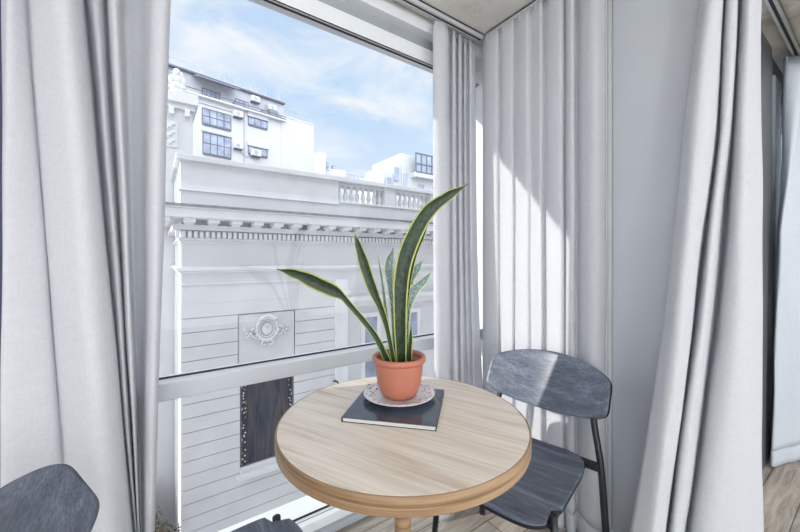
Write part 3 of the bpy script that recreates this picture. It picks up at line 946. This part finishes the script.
# dark window under the relief
wn = part('window', nb((1.30, 1.345, 0.03, 0.16, -4.30, -2.10), (2.70, 2.745, 0.03, 0.16, -4.30, -2.10), (1.30, 2.745, 0.03, 0.16, -2.15, -2.10), (1.30, 2.745, 0.03, 0.055, -4.35, -4.28)), M['win_dark'], cb)
part('pane', nb((1.345, 2.70, 0.045, 0.055, -4.28, -2.15)), M['dark_window'], wn)
part('lace_strip', nb((1.35, 1.46, 0.028, 0.045, -4.28, -2.15), (2.60, 2.69, 0.028, 0.045, -4.28, -2.15)), M['lace'], wn)
part('sill', nb((1.20, 2.84, -0.14, 0.08, -4.60, -4.46), (1.30, 2.745, -0.03, 0.08, -4.46, -4.31)), M['stone_b'], cb, bevel=0.015)
# right-hand bay beyond the pilaster
part('pilaster', nb((4.02, 4.42, -0.10, 0.1, -9.5, 0.58), (3.96, 4.48, -0.14, 0.1, 0.10, 0.24)), M['stone_b'], cb, bevel=0.01)
part('bay_wall', nb((4.42, 12.4, 0.05, 0.1, -9.5, 0.10)), M['stone'], cb)
part('bay_cornice', nb((4.42, 12.4, -0.22, 0.1, -0.12, 0.0), (4.42, 12.4, -0.12, 0.1, -0.30, -0.12)), M['stone_b'], cb, bevel=0.01)
for x0, x1 in ((5.08, 5.55), (6.7, 7.25)):
    wn = part('window', nb((x0 - 0.14, x0, -0.02, 0.1, -3.0, -0.55), (x1, x1 + 0.14, -0.02, 0.1, -3.0, -0.55), (x0, x1, -0.02, 0.1, -0.7, -0.55)), M['stone_b'], cb)
    part('pane', nb((x0, x1, 0.02, 0.048, -3.0, -0.7)), M['blue_glass'], wn)
bm = bmesh.new()
tube(bm, crom([(3.98, 0.0, -2.55), (3.98, -0.25, -2.5), (3.98, -0.45, -2.65), (3.98, -0.40, -2.85)], 6), 0.025, 8)
tube(bm, [(3.98, 0.0, -2.95), (3.98, -0.40, -2.80)], 0.02, 8)
part('iron_bracket', bm, M['black_metal'], cb)

# neighbour behind, at the left end
lb = thing('building', 'pale neighbouring building with rooftop sculpture seen beside the left curtain', 'building', (1.05, 13.0, 0))
part('wall', nb((-6.0, 0.0, 0.0, 5.0, -14.0, 5.95)), M['stone'], lb)
part('cornice', nb((-6.0, 0.14, -0.22, 5.0, 6.08, 6.42), (-6.0, 0.06, -0.10, 5.0, 5.92, 6.08)), M['stone_b'], lb, bevel=0.02)
clones_src = None
for k in range(6):
    b_ = part('bracket', nb((-0.16 - 0.42 * k - 0.07, -0.16 - 0.42 * k + 0.07, -0.18, 0.02, 5.70, 5.94)), M['stone_b'], lb, bevel=0.01)
bm = bmesh.new()
box(bm, -0.80, -0.42, -0.04, 0.03, 4.7, 5.5)
for k in range(8):
    blob(bm, (-0.61 + 0.10 * math.sin(k * 2.1), -0.06, 4.82 + 0.085 * k), (0.07, 0.05, 0.06), 1)
part('relief_panel', bm, M['stone_b'], lb)
bm = bmesh.new()
box(bm, -0.62, -0.20, -0.05, 0.4, 6.42, 6.55)
rr = random.Random(9)
for c, r in (((-0.42, 0.15, 6.68), (0.20, 0.16, 0.16)), ((-0.40, 0.15, 6.90), (0.15, 0.13, 0.17)), ((-0.43, 0.12, 7.12), (0.11, 0.11, 0.13)), ((-0.57, 0.12, 6.88), (0.09, 0.08, 0.15)),
             ((-0.26, 0.12, 6.85), (0.08, 0.08, 0.20)), ((-0.30, 0.10, 7.05), (0.06, 0.06, 0.11)), ((-0.50, 0.08, 6.66), (0.10, 0.10, 0.12)), ((-0.28, 0.08, 6.64), (0.12, 0.10, 0.10))):
    blob(bm, c, r, 2)
part('rooftop_sculpture', bm, M['stone_b'], lb, smooth=True)

# low roof in the gap with a scruffy shrub on it
an = thing('building', 'low grey roofed annex in the gap left of the classical facade', 'building', (-1.2, 12.0, 0))
part('wall', nb((-3.0, 1.10, -3.5, 0.95, -14.0, -5.50)), M['stone'], an)
part('flat_roof', nb((-3.0, 1.10, -3.5, 0.95, -5.50, -5.42)), M['roof_grey'], an)
sh = thing('shrub', 'scruffy olive shrub growing on the low annex roof', 'shrub', (0.0, 9.35, -5.40))
rr = random.Random(21)
bt, bl = bmesh.new(), bmesh.new()
for k in range(60):
    a = rr.uniform(0, 2 * PI)
    R = rr.uniform(0.1, 0.6)
    tip = Vector((R * math.cos(a) * 0.8, R * math.sin(a), rr.uniform(0.25, 0.85)))
    tube(bt, [(0.2 * math.cos(a), 0.2 * math.sin(a), 0), tip * 0.55 + Vector((0, 0, 0.03)), tip], [0.014, 0.009, 0.004], 5)
    for j in range(16):
        p = tip * rr.uniform(0.4, 1.0) + Vector((rr.uniform(-.12, .12), rr.uniform(-.12, .12), rr.uniform(-.06, .1)))
        blob(bl, p, (rr.uniform(.015, .04), rr.uniform(.015, .04), rr.uniform(.01, .03)), 0)
part('stem', bt, M['twig'], sh)
part('foliage', bl, M['leafbush'], sh)

# white apartment block
ab = thing('building', 'white apartment block with grid windows and penthouse rising behind the parapet', 'building', (5.67, 26.6, 0), math.atan2(.184, .983))
part('wall', nb((-10.0, 2.6, 0.0, 9.0, -14.0, 11.72)), M['apt'], ab)
part('blank_wall', nb((2.35, 5.15, -0.12, 9.0, -14.0, 12.05), (2.30, 5.15, -0.16, 9.0, 12.05, 12.15)), M['apt'], ab)
part('terrace_ledge', nb((-10.0, 2.6, -0.35, 0.3, 11.62, 11.74), (-4.2, -0.9, -0.10, 0.0, 11.30, 11.36)), M['apt'], ab)
part('terrace_rail', nb((-10.0, 2.6, -0.33, -0.29, 11.95, 12.0), (-0.5, 2.6, -0.33, -0.29, 11.74, 11.82)), M['win_dark'], ab)
part('penthouse_wall', nb((-10.0, 2.9, 0.7, 8.0, 11.72, 13.30)), M['apt_grey'], ab)
part('roof_slab', nb((-10.0, 2.95, 0.45, 8.0, 13.30, 13.42)), M['win_dark'], ab)
part('roof_parapet', nb((-10.0, 2.95, 0.55, 8.0, 13.42, 13.50)), M['apt'], ab)
bm = bmesh.new()
for k in range(12):
    x = -9.5 + 1.1 * k
    tube(bm, [(x, 0.8, 13.5), (x, 0.8, 14.0)], 0.018, 6)
tube(bm, [(-9.8, 0.8, 14.0), (2.8, 0.8, 14.0)], 0.015, 6)
for k in range(4):
    x = 2.9 + 0.7 * k
    tube(bm, [(x, 0.2, 12.15), (x, 0.2, 12.75)], 0.015, 6)
tube(bm, [(2.9, 0.2, 12.75), (5.0, 0.2, 12.75)], 0.012, 6)
part('roof_railing', bm, M['mid_frame'], ab)
bm = bmesh.new()
tube(bm, [(-1.9, 0.9, 13.5), (-1.6, 0.9, 14.55), (-1.25, 0.9, 13.5)], 0.03, 6)
part('mast', bm, M['mid_frame'], ab)
bm = bmesh.new()
vs = [bm.verts.new(p) for p in ((-3.5, 0.7, 13.3), (-0.9, 0.7, 13.3), (-0.9, -0.5, 12.85), (-3.5, -0.5, 12.85), (-3.5, 0.7, 13.24), (-0.9, 0.7, 13.24), (-0.9, -0.5, 12.79), (-3.5, -0.5, 12.79))]
for q in ((0, 1, 2, 3), (7, 6, 5, 4), (0, 4, 5, 1), (1, 5, 6, 2), (2, 6, 7, 3), (3, 7, 4, 0)):
    bm.faces.new([vs[i] for i in q])
part('awning', bm, M['awning'], ab)

def grid_window(x0, x1, z0, z1, nx, nz, y=0.0, frame=None):
    fr = bmesh.new()
    w = 0.042
    for i in range(nx + 1):
        x = x0 + (x1 - x0) * i / nx
        box(fr, x - w / 2, x + w / 2, y - 0.05, y + 0.02, z0, z1)
    for j in range(nz + 1):
        z_ = z0 + (z1 - z0) * j / nz
        box(fr, x0, x1, y - 0.055, y + 0.02, z_ - w / 2, z_ + w / 2)
    box(fr, x0, x1, y - 0.08, y + 0.02, z0 - 0.12, z0)
    f = part('window', fr, frame or M['win_dark'], ab)
    part('pane', nb((x0, x1, y - 0.03, y - 0.01, z0, z1)), M['blue_glass'], f)
    return f
grid_window(-3.10, -1.32, 10.05, 11.03, 4, 2)
f = grid_window(-3.06, -1.32, 8.12, 9.45, 4, 2)
part('lintel', nb((-3.15, -1.25, -0.10, 0.0, 9.50, 9.60)), M['apt_grey'], f)
for z0 in (10.80, 8.72):
    f = grid_window(-0.13, 1.25, z0, z0 + 0.52, 3, 1)
    part('shutter_box', nb((-0.20, 1.32, -0.14, 0.0, z0 + 0.54, z0 + 0.86)), M['apt'], f, bevel=0.01)
grid_window(-2.9, -1.8, 12.20, 12.62, 4, 1, 0.7)
grid_window(-0.75, 0.15, 12.15, 12.60, 3, 1, 0.7)
grid_window(-6.5, -4.4, 11.9, 13.1, 2, 2, 0.55)
def ac(x, z, y=0.0, s=1.0):
    b = part('air_conditioner', nb((x - 0.30 * s, x + 0.30 * s, y - 0.34, y, z - 0.2 * s, z + 0.2 * s)), M['plastic_white'], ab, bevel=0.02)
    g = bmesh.new()
    mm = Matrix.Translation((x - 0.05, y - 0.345, z)) @ Matrix.Rotation(PI / 2, 4, 'X')
    bmesh.ops.create_cone(g, cap_ends=True, segments=16, radius1=0.15 * s, radius2=0.15 * s, depth=0.03, matrix=mm)
    part('fan_grille', g, M['mid_frame'], b)
    part('bracket', nb((x - 0.3 * s, x + 0.3 * s, y - 0.36, y, z - 0.27 * s, z - 0.2 * s)), M['win_dark'], b)
ac(-0.9, 11.20)
ac(-0.9, 9.0, s=0.9)
ac(0.33, 8.78, y=-0.05, s=1.1)
ac(0.60, 12.95, 0.7, 1.0)
ac(1.9, 12.70, 0.7, 0.9)
bm = bmesh.new()
tube(bm, crom([(-0.7, -0.03, 8.85), (-0.5, -0.03, 8.5), (-0.2, -0.03, 8.42), (0.1, -0.03, 8.6)], 5), 0.02, 6)
tube(bm, [(-0.42, -0.04, 11.6), (-0.42, -0.04, 7.4)], 0.03, 6)
tube(bm, crom([(1.3, 0.6, 12.4), (1.5, 0.6, 12.9), (1.7, 0.6, 12.3), (2.0, 0.6, 12.4)], 5), 0.03, 6)
part('pipe', bm, M['mid_frame'], ab)
part('terrace_clutter', nb((1.0, 1.3, 0.2, 0.6, 11.74, 12.2), (1.6, 2.3, 0.3, 0.65, 11.74, 12.45), (-1.0, -0.4, 0.3, 0.6, 11.74, 12.2)), M['awning'], ab)

# far buildings over the balustrade
rb = thing('building', 'far stepped white building with glazed balcony beside the corner curtain', 'building', (22.4, 30.0, 0))
part('wall', nb((-1.0, 4.6, 0, 6, -14, 12.3), (-2.0, -1.0, 0.1, 6, -14, 11.2), (-3.1, -2.0, 0.2, 6, -14, 10.2)), M['far_white'], rb)
part('balcony', nb((0.2, 4.6, -0.9, 0.0, 9.85, 10.35)), M['far_white'], rb)
bm = bmesh.new()
for k in range(7):
    x = 0.2 + 4.4 * k / 6
    box(bm, x - 0.06, x + 0.06, -0.92, -0.84, 10.35, 12.35)
for zz in (10.35, 11.2, 12.3):
    box(bm, 0.2, 4.6, -0.93, -0.84, zz - 0.06, zz + 0.07)
bg = part('balcony_glazing', bm, M['win_dark'], rb)
part('pane', nb((0.2, 4.6, -0.88, -0.86, 10.35, 12.3)), M['far_blue'], bg)
for x0, x1, z0, z1 in ((-1.9, -1.35, 9.3, 10.7), (-0.8, -0.3, 8.6, 10.2), (-2.9, -2.3, 8.7, 9.5), (1.2, 2.0, 8.0, 9.3), (3.3, 3.8, 8.3, 9.3)):
    part('window', nb((x0, x1, -0.06, 0.1, z0, z1)), M['far_blue'], rb)
part('roof_tank', nb((2.6, 3.6, 0.5, 1.4, 12.3, 12.8)), M['far_white'], rb)

fb = thing('building', 'tiny far white rooftops low on the skyline right of the apartment block', 'building', (15.0, 40.0, 0))
part('wall', nb((0.3, 2.2, 0, 5, -14, 13.0), (1.4, 2.3, 0.2, 2, 13.0, 14.1), (2.2, 5.4, 1, 6, -14, 12.5), (5.4, 10.5, 2, 7, -14, 11.6)), M['far_white'], fb)
part('water_tank', nb((2.5, 2.9, 0.6, 1.0, 12.5, 13.2), (3.6, 4.8, 1.0, 1.5, 12.5, 13.0)), M['far_blue'], fb)
bm = bmesh.new()
for k in range(9):
    tube(bm, [(5.4 + 0.6 * k, 2.2, 11.6), (5.4 + 0.6 * k, 2.2, 12.4)], 0.04, 5)
tube(bm, [(5.4, 2.2, 12.4), (10.4, 2.2, 12.4)], 0.04, 5)
tube(bm, [(5.4, 2.2, 12.0), (10.4, 2.2, 12.0)], 0.03, 5)
part('roof_railing', bm, M['far_blue'], fb)

tw = thing('building', 'white tower glimpsed through the slit between the two corner curtains', 'building', (22.0, 17.0, 0))
part('wall', nb((0, 4, -5, 4, -14, 15.0)), M['far_white'], tw)
for r in range(9):
    for c in range(6):
        y0 = -4.4 + 1.45 * c
        z0 = -7.0 + 2.4 * r
        part('window', nb((-0.05, 0.1, y0, y0 + 0.7, z0, z0 + 1.2)), M['far_blue'], tw)

struct('ground', nb((-60, 60, 3.0, 90, -14.2, -14.0)), M['roof_grey'])

# unseen fill globes added behind the viewer to brighten the room
LAMP = 22.0
def lamp_mat(power):
    m, nt, b = newmat('added fill glow')
    b.inputs['Base Color'].default_value = (0.9, 0.9, 0.9, 1)
    b.inputs['Emission Color'].default_value = (0.97, 0.985, 1.0, 1)
    b.inputs['Emission Strength'].default_value = power
    return m
M['lamp'] = lamp_mat(LAMP)
M['lamp_dim'] = lamp_mat(LAMP * 0.4)
for lx, ly, lab in ((-0.75, -1.6, 'added fill globe nearest the left curtain'), (-2.0, -1.0, 'added fill globe farthest left in the room'),
                    (3.6, -0.8, 'added fill globe nearest the far right curtain')):
    t = thing('fill_lamp', lab, 'pendant lamp', (lx, ly, CEIL))
    bm = bmesh.new()
    lathe(bm, [(0, 0), (0.06, 0), (0.06, -0.025), (0, -0.03)], 32)
    obj('ceiling_rose', bm, M['plastic_white'], t)
    bm = bmesh.new()
    lathe(bm, [(0, -0.02), (0.004, -0.02), (0.004, -0.26), (0.03, -0.265), (0.03, -0.30), (0, -0.30)], 20)
    obj('cord', bm, M['black_metal'], t)
    bm = bmesh.new()
    R = 0.2
    lathe(bm, [(R * math.sin(PI * k / 20), -0.48 + R * math.cos(PI * k / 20)) for k in range(21)], 40)
    obj('globe', bm, M['lamp_dim'] if lx > 3 else M['lamp'], t, smooth=True)

# ------------------------------------------------------------------ sky, sun, camera
W = bpy.data.worlds.new('World')
S.world = W
W.use_nodes = True
nt = W.node_tree
bgn = nt.nodes['Background']
tc = N(nt, 'ShaderNodeTexCoord')
sx = N(nt, 'ShaderNodeSeparateXYZ')
nt.links.new(tc.outputs['Generated'], sx.inputs[0])
blue = ramp(nt, sx.outputs['Z'], [(0.0, (0.93, 0.93, 0.94)), (0.14, (0.86, 0.91, 0.97)), (0.24, (0.72, 0.84, 0.98)), (0.42, (0.54, 0.73, 0.96)), (0.75, (0.62, 0.72, 0.90))])
mp = N(nt, 'ShaderNodeMapping')
mp.inputs['Scale'].default_value = (2.2, 2.2, 5.0)
mp.inputs['Location'].default_value = (0.6, 0.25, 0.2)
nt.links.new(tc.outputs['Generated'], mp.inputs['Vector'])
cn = N(nt, 'ShaderNodeTexNoise')
cn.inputs['Scale'].default_value = 1.7
cn.inputs['Detail'].default_value = 8
cn.inputs['Roughness'].default_value = 0.55
cn.inputs['Distortion'].default_value = 0.4
nt.links.new(mp.outputs['Vector'], cn.inputs['Vector'])
cf = ramp(nt, cn.outputs['Fac'], [(0.42, (0, 0, 0)), (0.64, (1, 1, 1))])
mx = N(nt, 'ShaderNodeMix', data_type='RGBA')
nt.links.new(cf, mx.inputs['Factor'])
nt.links.new(blue, mx.inputs['A'])
mx.inputs['B'].default_value = (0.95, 0.965, 0.99, 1)
nt.links.new(mx.outputs['Result'], bgn.inputs['Color'])
# sky half behind the camera, brightened as added fill for the room
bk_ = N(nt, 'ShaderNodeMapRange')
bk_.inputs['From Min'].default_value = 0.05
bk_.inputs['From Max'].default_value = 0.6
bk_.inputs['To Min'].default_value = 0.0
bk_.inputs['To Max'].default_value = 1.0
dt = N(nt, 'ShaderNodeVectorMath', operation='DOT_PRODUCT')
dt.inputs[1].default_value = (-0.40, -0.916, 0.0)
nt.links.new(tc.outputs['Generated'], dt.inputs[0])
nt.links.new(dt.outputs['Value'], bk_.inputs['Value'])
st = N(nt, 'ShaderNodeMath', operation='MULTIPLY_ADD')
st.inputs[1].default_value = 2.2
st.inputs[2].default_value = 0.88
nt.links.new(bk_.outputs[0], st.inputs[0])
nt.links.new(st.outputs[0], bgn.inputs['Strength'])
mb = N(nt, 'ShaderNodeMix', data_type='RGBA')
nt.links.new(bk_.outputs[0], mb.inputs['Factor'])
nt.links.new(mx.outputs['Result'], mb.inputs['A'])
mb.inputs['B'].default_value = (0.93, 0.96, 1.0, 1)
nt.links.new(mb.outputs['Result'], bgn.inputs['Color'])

sun = bpy.data.lights.new('sun', 'SUN')
sun.energy = 4.0
sun.angle = math.radians(0.6)
sun.color = (1.0, 0.95, 0.88)
so = bpy.data.objects.new('sun', sun)
COL.objects.link(so)
so.rotation_euler = Vector((2.65, -1.0, -1.177)).to_track_quat('-Z', 'Y').to_euler()
so.location = (-8, 5, 6)

cam = bpy.data.cameras.new('camera')
cam.sensor_width = 36
cam.lens = 15.75
cam.shift_y = -0.010
cam.clip_start = 0.02
cam.clip_end = 300
co = bpy.data.objects.new('camera', cam)
COL.objects.link(co)
co.location = (0, 0, 1.25)
co.rotation_euler = (PI / 2, 0, -math.atan2(0.577, 0.817))
S.camera = co

S.view_settings.view_transform = 'Standard'
S.view_settings.look = 'None'
S.view_settings.exposure = 0.22
S.view_settings.gamma = 1.0
S.view_settings.use_curve_mapping = False
S.cycles.max_bounces = 14
S.cycles.diffuse_bounces = 6
S.cycles.transparent_max_bounces = 16
